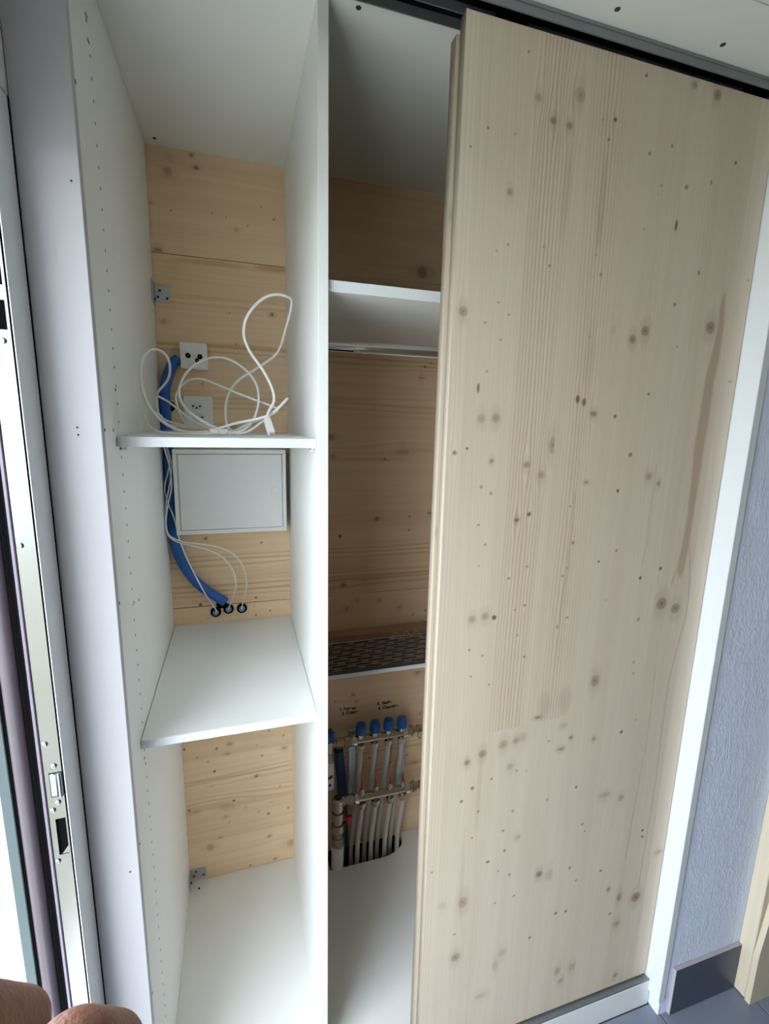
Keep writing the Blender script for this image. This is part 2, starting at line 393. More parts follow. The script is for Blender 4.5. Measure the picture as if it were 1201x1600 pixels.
DOOR_KNOTS = [
    (0.67,2.282,0.0021,0.9,1), (0.637,2.246,0.002,0.9,1), (0.743,2.416,0.0023,0.8,1), (0.77,2.349,0.0072,0.5,1), (0.86,2.371,0.0129,0.45,1), (0.805,2.318,0.0072,0.7,1),
    (0.842,2.316,0.0072,0.65,1), (0.725,2.281,0.0015,0.4,1), (0.945,2.345,0.0045,0.8,1), (0.915,2.339,0.0017,0.5,1), (0.933,2.308,0.0028,0.6,1), (1.008,2.433,0.0039,0.7,1),
    (1.13,2.441,0.0071,0.6,1), (1.193,2.435,0.0107,0.7,1), (1.091,2.324,0.0037,0.6,1), (1.037,2.301,0.0035,0.7,1), (1.268,2.321,0.0038,0.8,1), (1.142,2.255,0.005,0.6,1),
    (1.206,2.273,0.005,0.5,1), (1.076,2.248,0.0025,0.5,1), (1.07,2.231,0.0024,0.4,1), (0.723,2.184,0.0067,0.6,1), (0.726,2.093,0.0022,0.7,1), (0.702,2.079,0.0022,0.7,1),
    (0.805,2.099,0.0022,0.6,1), (0.822,2.066,0.0027,0.8,1), (0.932,2.099,0.0023,0.6,1), (0.947,2.062,0.0036,0.5,1), (0.614,2.042,0.0016,0.7,1), (1.044,2.162,0.0019,0.5,1),
    (1.127,2.179,0.0039,0.8,3), (1.205,2.093,0.0048,0.95,1), (1.355,2.093,0.0051,0.3,0.5), (1.15,2.022,0.0046,0.6,1), (1.171,1.934,0.0027,0.6,1), (0.639,1.964,0.0098,0.6,1),
    (0.687,1.948,0.0022,0.9,1), (0.713,1.987,0.0016,0.6,1), (0.738,1.966,0.0017,0.7,1), (0.723,1.918,0.0017,0.5,1), (1.046,1.941,0.01,0.65,1), (1.078,1.961,0.0114,0.7,1),
    (1.262,1.982,0.0142,0.7,1), (0.993,1.956,0.0063,0.2,2), (0.935,1.939,0.0019,0.5,1), (0.697,1.856,0.0029,0.5,1), (0.68,1.823,0.0035,0.7,3), (1.346,1.867,0.0068,0.6,0.2),
    (1.108,1.828,0.0034,0.9,1), (0.691,1.763,0.0099,0.45,1), (0.724,1.765,0.0103,0.55,1), (0.919,1.81,0.0058,0.7,1.6), (0.936,1.804,0.0058,0.7,1.6), (0.964,1.78,0.0094,0.7,0.7),
    (1.022,1.776,0.0048,0.7,1), (0.635,1.694,0.0053,0.6,1), (0.663,1.703,0.0029,0.9,1), (0.721,1.678,0.005,0.5,1), (0.805,1.669,0.0084,0.6,1), (0.844,1.647,0.0091,0.5,1),
    (0.867,1.711,0.0117,0.5,1.6), (1.077,1.691,0.0057,0.6,1), (1.138,1.641,0.0103,0.55,1), (1.17,1.623,0.0068,0.6,1), (0.963,1.629,0.0071,0.6,0.5), (0.72,1.677,0.0062,0.5,1),
    (1.053,1.608,0.0044,0.9,1), (0.7,1.623,0.0039,0.5,1), (0.724,1.609,0.0038,0.5,1), (0.926,1.575,0.0034,0.5,1), (0.791,1.549,0.0064,0.9,0.7), (0.821,1.561,0.0056,0.7,1),
    (0.699,1.542,0.0032,0.6,1), (0.718,1.498,0.0032,0.6,1), (0.943,1.49,0.0044,0.6,1), (1.069,1.464,0.0038,0.7,1), (1.021,1.44,0.0037,0.9,1), (1.211,1.41,0.005,0.9,1),
    (1.151,1.39,0.005,0.8,1), (0.782,1.417,0.0033,0.7,1), (0.827,1.441,0.0033,0.6,1), (0.706,1.451,0.0024,0.5,1), (0.935,1.43,0.0027,0.5,1), (0.923,1.412,0.0035,0.5,1),
    (1.055,1.341,0.0028,0.4,1), (1.23,1.316,0.0167,0.7,1), (1.278,1.299,0.0146,0.65,1), (0.697,1.329,0.0097,0.5,1), (0.729,1.333,0.01,0.5,1), (0.752,1.328,0.006,0.9,1),
    (0.803,1.341,0.0027,0.6,1), (0.828,1.35,0.0025,0.8,1), (0.947,1.308,0.0038,0.5,1), (1.162,1.281,0.005,0.5,1), (0.921,1.286,0.0055,0.3,1), (0.695,1.257,0.0025,0.7,1),
    (0.729,1.239,0.0034,0.5,1), (0.816,1.277,0.0027,0.5,1), (0.838,1.222,0.0027,0.8,1), (1.164,1.164,0.0031,0.7,1), (1.168,1.133,0.0031,0.6,1), (1.05,1.13,0.0129,0.6,1.3),
    (0.703,1.191,0.0026,0.7,1), (0.75,1.164,0.0027,0.6,1), (1.196,0.996,0.0032,0.5,1), (0.891,1.056,0.0113,0.7,0.35), (0.97,1.02,0.0139,0.3,0.5), (0.995,0.982,0.0061,0.95,0.7),
    (0.969,0.955,0.0133,0.6,0.4), (0.929,0.984,0.003,0.6,1), (1.066,0.965,0.0063,0.6,1), (1.153,0.968,0.0054,0.8,1), (0.801,1,0.0122,0.5,1), (0.835,1.004,0.0094,0.5,1),
    (0.853,1.01,0.0136,0.3,1), (0.746,0.986,0.011,0.6,1), (0.707,0.971,0.008,0.7,1), (0.824,0.935,0.0097,0.4,1), (0.844,0.92,0.0029,0.6,1), (0.871,0.912,0.0031,0.6,1),
    (0.776,0.912,0.0028,0.7,1), (0.725,0.898,0.0056,0.6,1), (0.698,0.868,0.0047,0.6,1), (1.028,0.832,0.0042,0.8,1), (1.124,0.786,0.0192,0.4,0.5), (1.181,0.764,0.0104,0.5,1),
    (0.942,0.815,0.0031,0.6,1), (0.745,0.829,0.0039,0.6,1), (0.842,0.806,0.005,0.4,1), (0.819,0.755,0.0041,0.6,1), (1.061,0.712,0.0044,0.6,1), (1.072,0.687,0.0034,0.5,1),
    (0.867,0.724,0.0136,0.4,0.5), (0.733,0.757,0.003,0.6,1), (0.828,0.694,0.0041,0.7,1), (0.782,0.674,0.006,0.8,0.6), (0.814,0.637,0.0031,0.6,1), (0.63,0.688,0.0038,0.5,1),
    (0.848,0.616,0.0042,0.6,1), (0.939,0.59,0.0099,0.8,1), (0.974,0.578,0.0181,0.3,1), (1.036,0.581,0.0045,0.7,1), (1.062,0.533,0.0034,0.6,1), (1.143,0.54,0.0047,0.7,1),
    (1.179,0.467,0.0062,0.8,1), (1.222,0.427,0.0088,0.6,1.8), (1.284,0.407,0.0168,0.8,1), (1.274,0.636,0.0048,0.8,1), (1.276,0.615,0.0048,0.7,1), (1.345,0.544,0.0152,0.4,0.5),
    (0.719,0.572,0.0133,0.5,1.3), (0.663,0.581,0.0122,0.2,1), (0.868,0.544,0.0055,0.6,0.5), (0.812,0.54,0.0032,0.6,1), (1.006,0.443,0.0047,0.8,1), (1.039,0.439,0.0046,0.8,1),
    (1.196,0.378,0.0051,0.6,1), (1.225,0.333,0.0116,0.5,1), (0.701,0.481,0.0031,0.7,1), (0.929,0.389,0.0045,0.7,1), (0.708,0.406,0.0133,0.6,1), (0.846,0.371,0.0132,0.3,1),
    (0.828,0.335,0.0088,0.3,2), (1.033,0.236,0.0099,0.5,1.4), (1.047,0.196,0.0099,0.5,1), (1.087,0.232,0.0177,0.4,0.8), (1.247,0.138,0.0081,0.7,1), (0.79,0.248,0.018,0.3,0.5),
]
BACK_KNOTS = [
    (0.055,2.425,0.0123,0.45,1), (0.13,2.445,0.007,0.9,1), (0.119,2.476,0.0062,0.8,0.5), (0.063,2.458,0.0123,0.15,1), (0.007,2.34,0.0063,0.3,1), (0.058,2.326,0.0031,0.5,1),
    (0.233,2.299,0.0065,0.3,1), (0.306,2.37,0.0039,0.3,1), (0.343,2.341,0.003,0.7,1), (0.169,2.334,0.0023,0.4,1), (0.206,2.328,0.0023,0.3,1), (0.266,2.314,0.0023,0.4,1),
    (0.018,2.219,0.0132,0.6,0.5), (0.331,2.071,0.0064,0.95,1), (0.207,2.065,0.0025,0.4,1), (0.022,2.026,0.0082,0.4,1), (0.336,2.103,0.0203,0.12,1), (0.223,1.976,0.0032,0.8,1),
    (0.206,2.064,0.0026,0.4,1), (0.203,1.736,0.0143,0.5,1), (0.12,1.854,0.0052,0.3,1), (0.109,1.37,0.0058,0.6,1), (0.283,1.347,0.0047,0.5,1), (0.083,1.146,0.0056,0.8,1),
    (0.26,1.155,0.0042,0.8,1), (0.306,1.104,0.0039,0.6,1), (0.258,1.093,0.0042,0.5,1), (0.105,1.095,0.003,0.5,1), (0.253,1.123,0.0027,0.4,1), (0.007,0.625,0.0045,0.8,1),
    (0.155,0.617,0.0115,0.5,0.6), (0.147,0.576,0.0107,0.6,0.6), (0.112,0.608,0.0053,0.6,1), (0.046,0.584,0.004,0.5,1), (0.081,0.562,0.004,0.4,1), (0.249,0.594,0.0034,0.4,1),
    (0.266,0.549,0.0041,0.6,1), (0.346,0.564,0.0105,0.5,0.7), (0.292,0.644,0.0041,0.5,1), (0.343,0.615,0.0042,0.5,1), (0.101,0.519,0.0047,0.85,1), (0.244,0.469,0.0062,0.8,1),
    (0.162,0.385,0.0049,0.9,1), (0.139,0.365,0.0275,0.25,0.6), (0.09,0.462,0.0054,0.3,0.5), (0.327,0.407,0.0043,0.4,1), (0.011,0.381,0.0047,0.8,1), (0.027,0.37,0.0255,0.2,0.4),
    (0.132,0.324,0.0069,0.4,1), (0.143,0.298,0.0042,0.4,1), (0.203,0.345,0.0086,0.4,0.4), (0.283,0.3,0.0058,0.6,1), (0.248,0.317,0.0051,0.4,1), (0.356,0.308,0.0059,0.4,1),
    (0.284,0.202,0.0066,0.6,1), (0.109,0.241,0.0091,0.4,0.5), (0.074,0.21,0.0137,0.45,1), (0.364,0.15,0.0167,0.4,1), (0.304,0.094,0.0106,0.5,0.4), (0.212,0.092,0.0044,0.6,1),
    (0.292,0.343,0.0086,0.25,1), (0.845,1.943,0.0045,0.9,1), (0.869,1.957,0.0033,0.5,1), (0.833,1.905,0.0158,0.5,0.2), (0.683,1.413,0.0073,0.9,1), (0.55,1.356,0.006,0.9,1),
    (0.806,1.418,0.0028,0.7,1), (0.806,1.367,0.0028,0.7,1), (0.883,1.427,0.0093,0.8,0.3), (0.707,1.623,0.0053,0.5,1.5), (0.519,1.699,0.0111,0.5,1), (0.524,1.633,0.0095,0.4,1),
    (0.562,1.176,0.0104,0.7,0.7), (0.577,1.084,0.0095,0.4,1), (0.614,1.113,0.0097,0.3,1), (0.699,1.106,0.0085,0.4,1), (0.778,1.071,0.0132,0.4,0.3), (0.834,1.037,0.006,0.4,1),
    (0.884,1.049,0.0037,0.8,1), (0.774,1.649,0.027,0.3,0.3), (0.822,2.244,0.0189,0.6,1), (0.604,0.738,0.0085,0.6,0.5), (0.615,0.708,0.0065,0.4,1), (0.537,0.721,0.005,0.4,1),
    (0.862,0.795,0.0112,0.5,1), (0.88,0.612,0.0069,0.4,1), (0.831,0.436,0.0046,0.6,1), (0.673,0.454,0.0054,0.6,1), (0.76,0.418,0.0032,0.5,1), (0.862,0.398,0.0141,0.3,0.6),
]


# ================================================================== the setting
S = dict(kind='structure')
# ---- floor: slab with grey tiles
fl = thing('floor', (1.6, -1.7, 0), kind='structure')
obj('grout_bed', box(nb(), -.083, 4.0, -3.5, .69, -.06, -.004), M['grout'], fl)
TX, TY = .32, .64
bmx = None
tile_me = bpy.data.meshes.new('tile')
tb = box(nb(), -TX/2+.0015, TX/2-.0015, -TY/2+.0015, TY/2-.0015, -.004, 0, .0012); tb.to_mesh(tile_me); tb.free(); tile_me.materials.append(M['tile'])
x = 1.711-TX*5.5
while x < 3.9:
    yy = -.0376-.0006-TY/2
    while yy > -3.4:
        if x > -.08+TX/2-.02:
            o = bpy.data.objects.new('tile', tile_me); COL.objects.link(o); o.parent = fl
            o.location = Vector((x-1.6, yy+1.7, 0))
        yy -= TY
    x += TX
# ---- ceiling: three white boards with a joint line
ce = thing('ceiling', (1.6, -1.2, H), kind='structure')
for y0, y1 in ((-.1562, .75), (-1.40, -.1582), (-2.60, -1.402), (-3.60, -2.602)):
    obj('board', box(nb(), -.42, 4.0, y0, y1, H, H+.03, .0006), M['whiteceil'], ce)
obj('backing', box(nb(), -.42, 4.0, -3.6, .75, H+.031, H+.06), M['hole'], ce)
for x, y in ((.450, .079), (.338, .091), (.889, -.067), (.0306, .654), (.70, .079), (.20, .10), (1.14, -.067)):
    obj('screw', lathe(nb(), (x, y, H+.001), (0, 0, -1), [(0, .0052), (.0015, .0052), (.002, .003), (.0012, .0)], 10), M['hole'], ce)
# ---- left wall with the outside doorway
wl = thing('wall_left', (-.25, -1, 0), kind='structure')
def wallbox(name, p, mat, *b): return obj(name, box(nb(), *b), mat, p)
wallbox('inner_section', wl, M['paint'], -.24, -.083, .031, .76, 0, H)
wallbox('inner_section', wl, M['paint'], -.24, -.083, -3.5, DOOR_Y0, 0, H)
wallbox('lintel', wl, M['paint'], -.24, -.083, DOOR_Y0, .031, DOOR_TOP, H)
wallbox('outer_section', wl, M['render'], -.40, -.2405, -.052, .76, -.1, H)
wallbox('reveal', wl, M['render'], -.2405, -.179, -.052, .031, -.1, DOOR_TOP)
wallbox('outer_section', wl, M['render'], -.40, -.2405, -3.5, DOOR_Y0, -.1, H)
wallbox('outer_lintel', wl, M['render'], -.40, -.2405, DOOR_Y0, -.052, DOOR_TOP, H)
# ---- back wall: three spruce panels with seams
wb = thing('wall_back', (.67, D, 0), kind='structure')
lamb = []
zz = -.05; i = 0
tones = [.55, .8, .35, .65, .9, .45, .7, .3, .6, .85, .5, .75, .4, .65, .55, .8, .6, .7, .5, .8, .45, .6, .7, .5]
BR = {3: (.5, .40, .03), 4: (.6, .485, .03), 8: (.3, .98, .03), 9: .0, 10: (.85, 1.195, .035), 11: (.7, 1.29, .03), 14: (.3, 1.66, .03), 15: (.5, 1.80, .03), 16: (.6, 1.955, .03), 17: (.5, 2.10, .03), 18: (.2, 2.17, .03)}
zcuts = [-.1, .12, .235, .345, .46, .575, .69, .80, .915, 1.03, 1.14, 1.26, 1.38, 1.50, 1.62, 1.74, 1.86, 1.98, 2.10, 2.212, 2.33, 2.44, 2.6]
for i in range(len(zcuts)-1):
    lamb.append((zcuts[i], zcuts[i+1], -1, 3, tones[i], BR.get(i, .03)))
BST = [(.16, 2.200, .11, .009, .55), (.335, 2.203, .06, .012, .75), (.25, 1.968, .20, .009, .6), (.02, 1.965, .10, .006, .5),
       (.19, .487, .24, .0035, .55), (.16, 2.104, .14, .004, .35), (.2, .372, .30, .010, .25), (.66, 1.625, .13, .006, .45), (.45, 1.235, .3, .006, .35),
       (.75, 1.20, .3, .005, .45), (.52, 1.825, .16, .010, .3)]
for z0, z1 in ((.070, 1.1388), (1.1410, 2.2106), (2.2124, H-.001)):
    wood_panel('panel', wb, M['back'], -.08, XR+.02, z0, z1, D, D+.03, 'x', .0034, [(a, c, r, min(1, d*1.3), e) for a, c, r, d, e in BACK_KNOTS], BST, lamb)
obj('subfloor_shade', box(nb(), -.083, XR+.02, D+.0005, D+.03, -.08, .0695), M['black'], wb)  # black board standing for the shade below floor level in the cut-out
obj('substructure', box(nb(), -.083, 1.5, D+.031, D+.08, -.08, H), M['hole'], wb)
# ---- right: plaster wall, far wall and rear wall of the room
wr = thing('wall_right', (2.7, YB, 0), kind='structure')
obj('plaster_face', box(nb(), XR+.0235, 4.0, YB, .76, 0, H), M['plaster'], wr)
obj('plaster_base', box(nb(), XR+.009, XR+.0234, YB, .76, 0, .0535, .002), M['plaster'], wr)
obj('wall_far', box(nb(), 4.0, 4.15, -3.6, .76, 0, H), M['roomwall'])['kind'] = 'structure'
we = thing('wall_rear', (2, -3.5, 0), kind='structure')
obj('section', box(nb(), -.24, 4.0, -3.65, -3.5, 0, H), M['roomwall'], we)
# ---- grey skirting tile under the plaster
bs = thing('baseboard_right', (1.54, YB-.008, 0), kind='structure')
obj('tile', box(nb(), 1.4135, 1.6755, YB-.0115, YB-.0005, .004, .169, .0012), M['skirt'], bs)
obj('tile_top_edge', box(nb(), 1.4135, 1.6755, YB-.0110, YB-.0008, .1691, .1700, .0003), M['skirtedge'], bs)
obj('cut_edge', box(nb(), 1.4105, 1.4134, YB-.0115, YB-.0005, .004, .169, .001), M['skirtedge'], bs)
# ---- ground outside
gp = obj('paving', box(nb(), -12, -.405, -10, 8, -.16, -.10), M['ground']); prop(gp, kind='structure')

# ---- door_1: jamb of the open outside door, seen at the left edge
dj = thing('door_1', (-.13, -.03, 0), kind='structure')
ZT = DOOR_TOP-.002
obj('jamb', box(nb(), -.1785, -.0850, -.0655, .030, 0, ZT, .001), M['frame'], dj)
obj('jamb_face', box(nb(), -.0849, -.0832, -.0700, -.0015, 0, ZT, .0006), M['frame'], dj)
obj('shadow_gap', box(nb(), -.0835, -.0822, -.0025, -.0005, 0, ZT), M['black'], dj)
# steel strike plate with real openings, made of strips round them
PX0, PX1 = -.1133, -.0872
holes = [(-.1047, -.0895, .996, 1.068), (-.1065, -.0850, 1.111, 1.158), (-.1050, -.0905, 1.868, 1.908), (-.1050, -.0905, 1.928, 1.968)]
bm = nb(); z = .02
for hx0, hx1, hz0, hz1 in holes:
    box(bm, PX0, PX1, -.0705, -.0685, z, hz0)
    if hx0 > PX0: box(bm, PX0, hx0, -.0705, -.0685, hz0, hz1)
    if hx1 < PX1: box(bm, hx1, PX1, -.0705, -.0685, hz0, hz1)
    z = hz1
box(bm, PX0, PX1, -.0705, -.0685, z, ZT)
sp = obj('strike_plate', bm, M['steel'], dj)
for k, (hx0, hx1, hz0, hz1) in enumerate(holes):
    if k != 1: obj('latch_pocket', box(nb(), hx0, hx1, -.0672, -.0660, hz0, hz1), M['black'], sp)
bm = nb(); box(bm, -.1055, -.0955, -.0725, -.0668, 1.113, 1.156, .001); cyl(bm, (-.0915, -.0712, 1.112), (-.0915, -.0712, 1.157), .0035, 10)
box(bm, -.0955, -.0875, -.0690, -.0668, 1.112, 1.157)
obj('adjustable_latch', bm, M['fitting'], sp, True)
bm = nb(); prism(bm, [(-.0905, .997), (-.0895, .997), (-.0895, 1.012), (-.1000, .997)], 'y', -.0700, -.0668)
obj('latch_ramp', bm, M['steel'], sp)
for x, z in ((-.107, 1.553), (-.1067, 1.2124), (-.1063, 1.086), (-.1078, .984), (-.0977, 1.853), (-.0975, 1.170), (-.0975, 1.100), (-.107, .60)):
    s = obj('screw', lathe(nb(), (x, -.0704, z), (0, -1, 0), [(0, .0046), (.0012, .0046), (.0022, .0032), (.0022, .0012), (.0012, .0010), (.0012, 0)], 14), M['fitting'], sp, True)
obj('plate_edge', box(nb(), -.0870, -.0861, -.0695, -.0660, 0, ZT), M['black'], dj)
obj('lip', box(nb(), -.1188, -.1135, -.0740, -.0656, 0, ZT, .0012), M['lip'], dj)
bm = nb(); prism(bm, [(-.1308, -.0656), (-.1308, -.0690), (-.128, -.0712), (-.123, -.0700), (-.1190, -.0715), (-.1190, -.0656)], 'z', 0, ZT)
obj('gasket', bm, M['black'], dj)
bm = nb(); prism(bm, [(-.157, -.0656)]+[(-.144-.013*math.cos(t), -.0660-.011*math.sin(t)) for t in np.linspace(0, math.pi, 9)]+[(-.131, -.0656)], 'z', 0, ZT)
obj('rounded_profile', bm, M['mauve'], dj, True)
obj('gasket', box(nb(), -.1612, -.1572, -.0690, -.0656, 0, ZT), M['black'], dj)
obj('outer_profile', box(nb(), -.1780, -.1614, -.0720, -.0656, 0, ZT, .0012), M['outer'], dj)
obj('head', box(nb(), -.1785, -.0832, DOOR_Y0, -.0750, ZT-.07, ZT, .001), M['frame'], dj)
obj('jamb', box(nb(), -.1785, -.0832, DOOR_Y0, DOOR_Y0+.06, 0, ZT-.071, .001), M['frame'], dj)
obj('threshold', box(nb(), -.24, -.0832, DOOR_Y0+.061, -.0760, -.05, .012, .002), M['alu'], dj)

# ================================================================== the wardrobe
wd = thing('wardrobe', (.68, .02, 0), 'white built-in wardrobe with pine sliding doors pushed right and its left side open', 'wardrobe')
def part(name, bm, mat, smooth=False, label=None): return obj(name, bm, mat, wd, smooth, label)
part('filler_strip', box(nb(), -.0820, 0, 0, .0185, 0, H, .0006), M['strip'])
side = part('side_panel', box(nb(), -.019, 0, .0190, D-.0016, 0, H-.0022), M['white'])
bm = nb()
zs = [2.400, 2.364]+[2.3453-.0336*k for k in range(64)]
for z in zs: cyl(bm, (-.0005, .1285, z), (.0003, .1285, z), .0026, 8)
for z in (2.40, 2.392, 2.364, 1.80, 1.69, 1.02): cyl(bm, (-.0005, .122, z), (.0003, .122, z), .0034, 8)
for y, z in ((.0138, 1.7276), (.0807, 1.7262), (.1872, 1.3599), (.1366, 1.3732), (.0186, 1.4157), (.002, 2.245), (.006, .90), (.008, .52)): cyl(bm, (-.0005, max(y, .021), z), (.0003, max(y, .021), z), .0032, 8)
o = obj('pin_hole', bm, M['hole'], side); o['kind'] = 'stuff'
bm = nb()
for x, z in ((-.035, 1.7315), (-.0345, 1.7195), (-.012, 2.10), (-.016, .86)): cyl(bm, (x, -.0004, z), (x, .0005, z), .0018, 8)
o = obj('nail_mark', bm, M['hole'], bpy.data.objects['filler_strip']); o['kind'] = 'stuff'
dv = part('divider_panel', box(nb(), W, W+TD, YD, D-.001, ZF+.0003, H-.0003, .0005), M['white'])
bm = nb()
for k in range(58): 
    z = 2.30-.0336*k; cyl(bm, (W-.0003, .122, z), (W+.0005, .122, z), .0024, 8)
o = obj('pin_hole', bm, M['frame'], dv); o['kind'] = 'stuff'
part('floor_board', box(nb(), .0003, W+TD+.0003, .0395, D-.001, ZF-.019, ZF, .0004), M['white'])
# right floor board with the rounded cut-out round the heating pipes
co = [(.500, D-.001), (.500, .5945), (.70, .5945)]+[(.70+.105*math.sin(t), .6545-.060*math.cos(t)) for t in np.linspace(.25, math.pi/2, 8)]+[(.806, D-.001)]
poly = [(W+TD+.0008, .0395), (XR-.0003, .0395), (XR-.0003, D-.001)]+co[::-1]+[(W+TD+.0008, D-.001)]
part('floor_board', prism(nb(), poly, 'z', ZF-.019, ZF), M['white'])
part('end_panel', box(nb(), XR, XR+.0231, -.075, D-.001, .055, H-.0003, .0015), M['edge'])
part('plinth', box(nb(), .0, XR+.0055, -.0376, -.0190, 0, .0895, .001), M['white'])
part('plinth_rail', box(nb(), .0, XR-.001, -.0185, .0390, 0, .0628), M['white'])
def shelf(y0, y1, z, t, x0=.0016, x1=W-.0010, label=None):
    s = part('shelf', box(nb(), x0, x1, y0+.0012, y1, z-t, z, .0004), M['white'], False, label)
    obj('edge_band', box(nb(), x0, x1, y0, y0+.0011, z-t, z, .0003), M['edge'], s)
    return s
s1 = shelf(.0951, .600, 1.7137, .0187, label='upper left shelf with cables lying on it')
s2 = shelf(.0951, D-.001, 1.0804, .0190, label='empty lower left shelf')
for s, z in ((s1, 1.6948),):
    for x, d in ((.0004, 1), (W-.0003, -1)):
        for y in (.1285, .52):
            bm = nb(); cyl(bm, (x, y, z-.006), (x+d*.010, y, z-.006), .0026, 10); box(bm, min(x, x+d*.010), max(x, x+d*.010), y-.005, y+.005, z-.0032, z-.0002)
            obj('shelf_pin', bm, M['chrome'], s, True)
s3 = shelf(.080, D-.001, 2.0228, .0212, W+TD+.0006, XR-.0006, 'high shelf in the right compartment')
s4 = shelf(.4005, D-.001, .9940, .0125, W+TD+.0006, XR-.0006, 'narrow low shelf in the right compartment')
# clothes rail under the high shelf
bm = nb(); ov = [(.35+.0075*math.cos(t), 1.9420+.0135*math.sin(t)) for t in np.linspace(0, 2*math.pi, 20, endpoint=False)]
prism(bm, ov, 'x', W+TD+.0006, XR-.0006)
rail = part('clothes_rail', bm, M['chrome'], True)
bm = nb(); prism(bm, [(.35+.012*math.cos(t), 1.943+.019*math.sin(t)) for t in np.linspace(0, 2*math.pi, 16, endpoint=False)], 'x', W+TD+.0006, W+TD+.009)
obj('rail_socket', bm, M['chrome'], rail, True)
obj('slot_insert', box(nb(), W+TD+.010, .510, .3445, .3555, 1.9275, 1.9300), M['black'], rail)
bm = nb(); box(bm, .510, .514, .340, .360, 1.9265, 1.9335, .001); box(bm, .518, .522, .340, .360, 1.9265, 1.9335, .001)
obj('clip', bm, M['plastic'], rail)
obj('lower_lip', box(nb(), W+TD+.012, XR-.002, .3425, .3445, 1.9255, 1.9278), M['edge'], rail)
# sliding door tracks
bm = nb()
box(bm, .0, XR-.0005, -.0332, .0386, H-.0035, H-.0005)
for y, t in ((-.0332, .0022), (.0030, .0022), (.0364, .0022)): box(bm, .0, XR-.0005, y, y+t, H-.0215, H-.0034, .0005)
box(bm, .0, XR-.0005, -.0345, -.0326, H-.0065, H-.0005); box(bm, .0, XR-.0005, -.0345, -.0326, H-.0215, H-.0190, .0004)
part('top_track', bm, M['alu'])
obj('channel_shade', box(nb(), .0, XR-.0006, -.0305, .0360, H-.0055, H-.0037), M['black'], bpy.data.objects['top_track'])  # the track's inner shade, put in as a black sheet
bm = nb()
box(bm, .0, XR-.0005, -.0370, .0392, .0898, .0925)
for y in (-.0370, .0040, .0372): box(bm, .0, XR-.0005, y, y+.0020, .0924, .0972, .0004)
part('bottom_track', bm, M['alu'])

# sliding doors
dl = []
cuts = [.55, .648, .759, .871, .982, 1.094, 1.205, 1.316, 1.45]
DT = [.75, .55, .62, .58, .5, .66, .42, .9]
DRG = [(.3, .63, .02), .10, (.95, .805, .048), (.75, .925, .03), .05, .10, .12, .08]
for i in range(8):
    if i == 2:
        dl.append((cuts[i], cuts[i+1], 1.04, 3, DT[i], DRG[i])); dl.append((cuts[i], cuts[i+1], 0, 1.04, .7, (.35, .745, .03)))
    elif i == 3:
        dl.append((cuts[i], cuts[i+1], 1.045, 3, DT[i], (.8, .930, .035))); dl.append((cuts[i], cuts[i+1], 0, 1.045, .78, (.25, .93, .03)))
    else: dl.append((cuts[i], cuts[i+1], 0, 3, DT[i], DRG[i]))
DST = []
strip = [(1.290, 2.029, .0086), (1.293, 1.987, .0103), (1.292, 1.945, .0125), (1.289, 1.912, .0162), (1.283, 1.869, .0171), (1.282, 1.774, .0188), (1.280, 1.718, .0190),
         (1.282, 1.660, .0168), (1.283, 1.601, .0139), (1.284, 1.541, .0118), (1.282, 1.479, .0130), (1.277, 1.411, .0140)]
for (xa, za, ha), (xb, zb, hb) in zip(strip, strip[1:]):
    for t in np.linspace(0, 1, 7): DST.append((xa+(xb-xa)*t, za+(zb-za)*t, (ha+(hb-ha)*t)*1.0, .035, .58))
for pts_, h_, v_ in (([(1.283, 1.480), (1.290, 1.470), (1.301, 1.438), (1.310, 1.379), (1.318, 1.318), (1.317, 1.265), (1.303, 1.189), (1.291, 1.096), (1.291, .956), (1.296, .808), (1.293, .640), (1.288, .45)], .0030, .42),
                     ([(1.283, 1.505), (1.277, 1.454), (1.266, 1.411), (1.254, 1.370)], .0034, .40),
                     ([(1.238, 1.143), (1.242, 1.046), (1.243, .931), (1.238, .831), (1.232, .70), (1.226, .56)], .0028, .34),
                     ([(1.156, 1.663), (1.158, 1.604), (1.156, 1.53), (1.159, 1.475), (1.152, 1.426)], .0028, .26),
                     ([(.935, 1.602), (.937, 1.5), (.932, 1.407), (.925, 1.288)], .0045, .26)):
    for (xa, za), (xb, zb) in zip(pts_, pts_[1:]):
        n_ = max(3, int(abs(za-zb)/.008))
        for t in np.linspace(0, 1, n_): DST.append((xa+(xb-xa)*t, za+(zb-za)*t, h_, .010, v_))
DST += [(.933, 2.19, .010, .10, .30), (.846, 2.20, .012, .10, .22), (.94, 1.90, .014, .09, .16), (.742, .885, .007, .13, .22), (.712, .66, .006, .14, .16),
        (.905, 1.085, .022, .045, .22), (.965, 1.09, .022, .045, .22)]
d1 = wood_panel('sliding_door', wd, M['door'], .6164, XR-.0030, .1006, 2.454, -.0221, .0009, 'z', .0025, [(a, c, r, min(1, d*1.2), e) for a, c, r, d, e in DOOR_KNOTS], DST, dl, 'front sliding door of pale knotty pine')
k2 = [(.6165, 2.14, .005, .35, 2), (.616, 1.52, .003, .4, 1)]
l2 = [(.5, 1.4, 0, 3, .45, .1)]
d2 = wood_panel('sliding_door', wd, M['door'], .6140, XR-.0030, .1006, 2.4370, .0110, .0340, 'z', .008, k2, [], l2, 'rear sliding door, only its left edge showing')
for dd, y in ((d1, -.0106), (d2, .0225)):
    x0 = .68 if dd is d1 else .66
    for x in (x0, 1.28): obj('hanger', box(nb(), x, x+.06, y-.004, y+.004, 2.4542 if dd is d1 else 2.4372, H-.006), M['black'], dd)

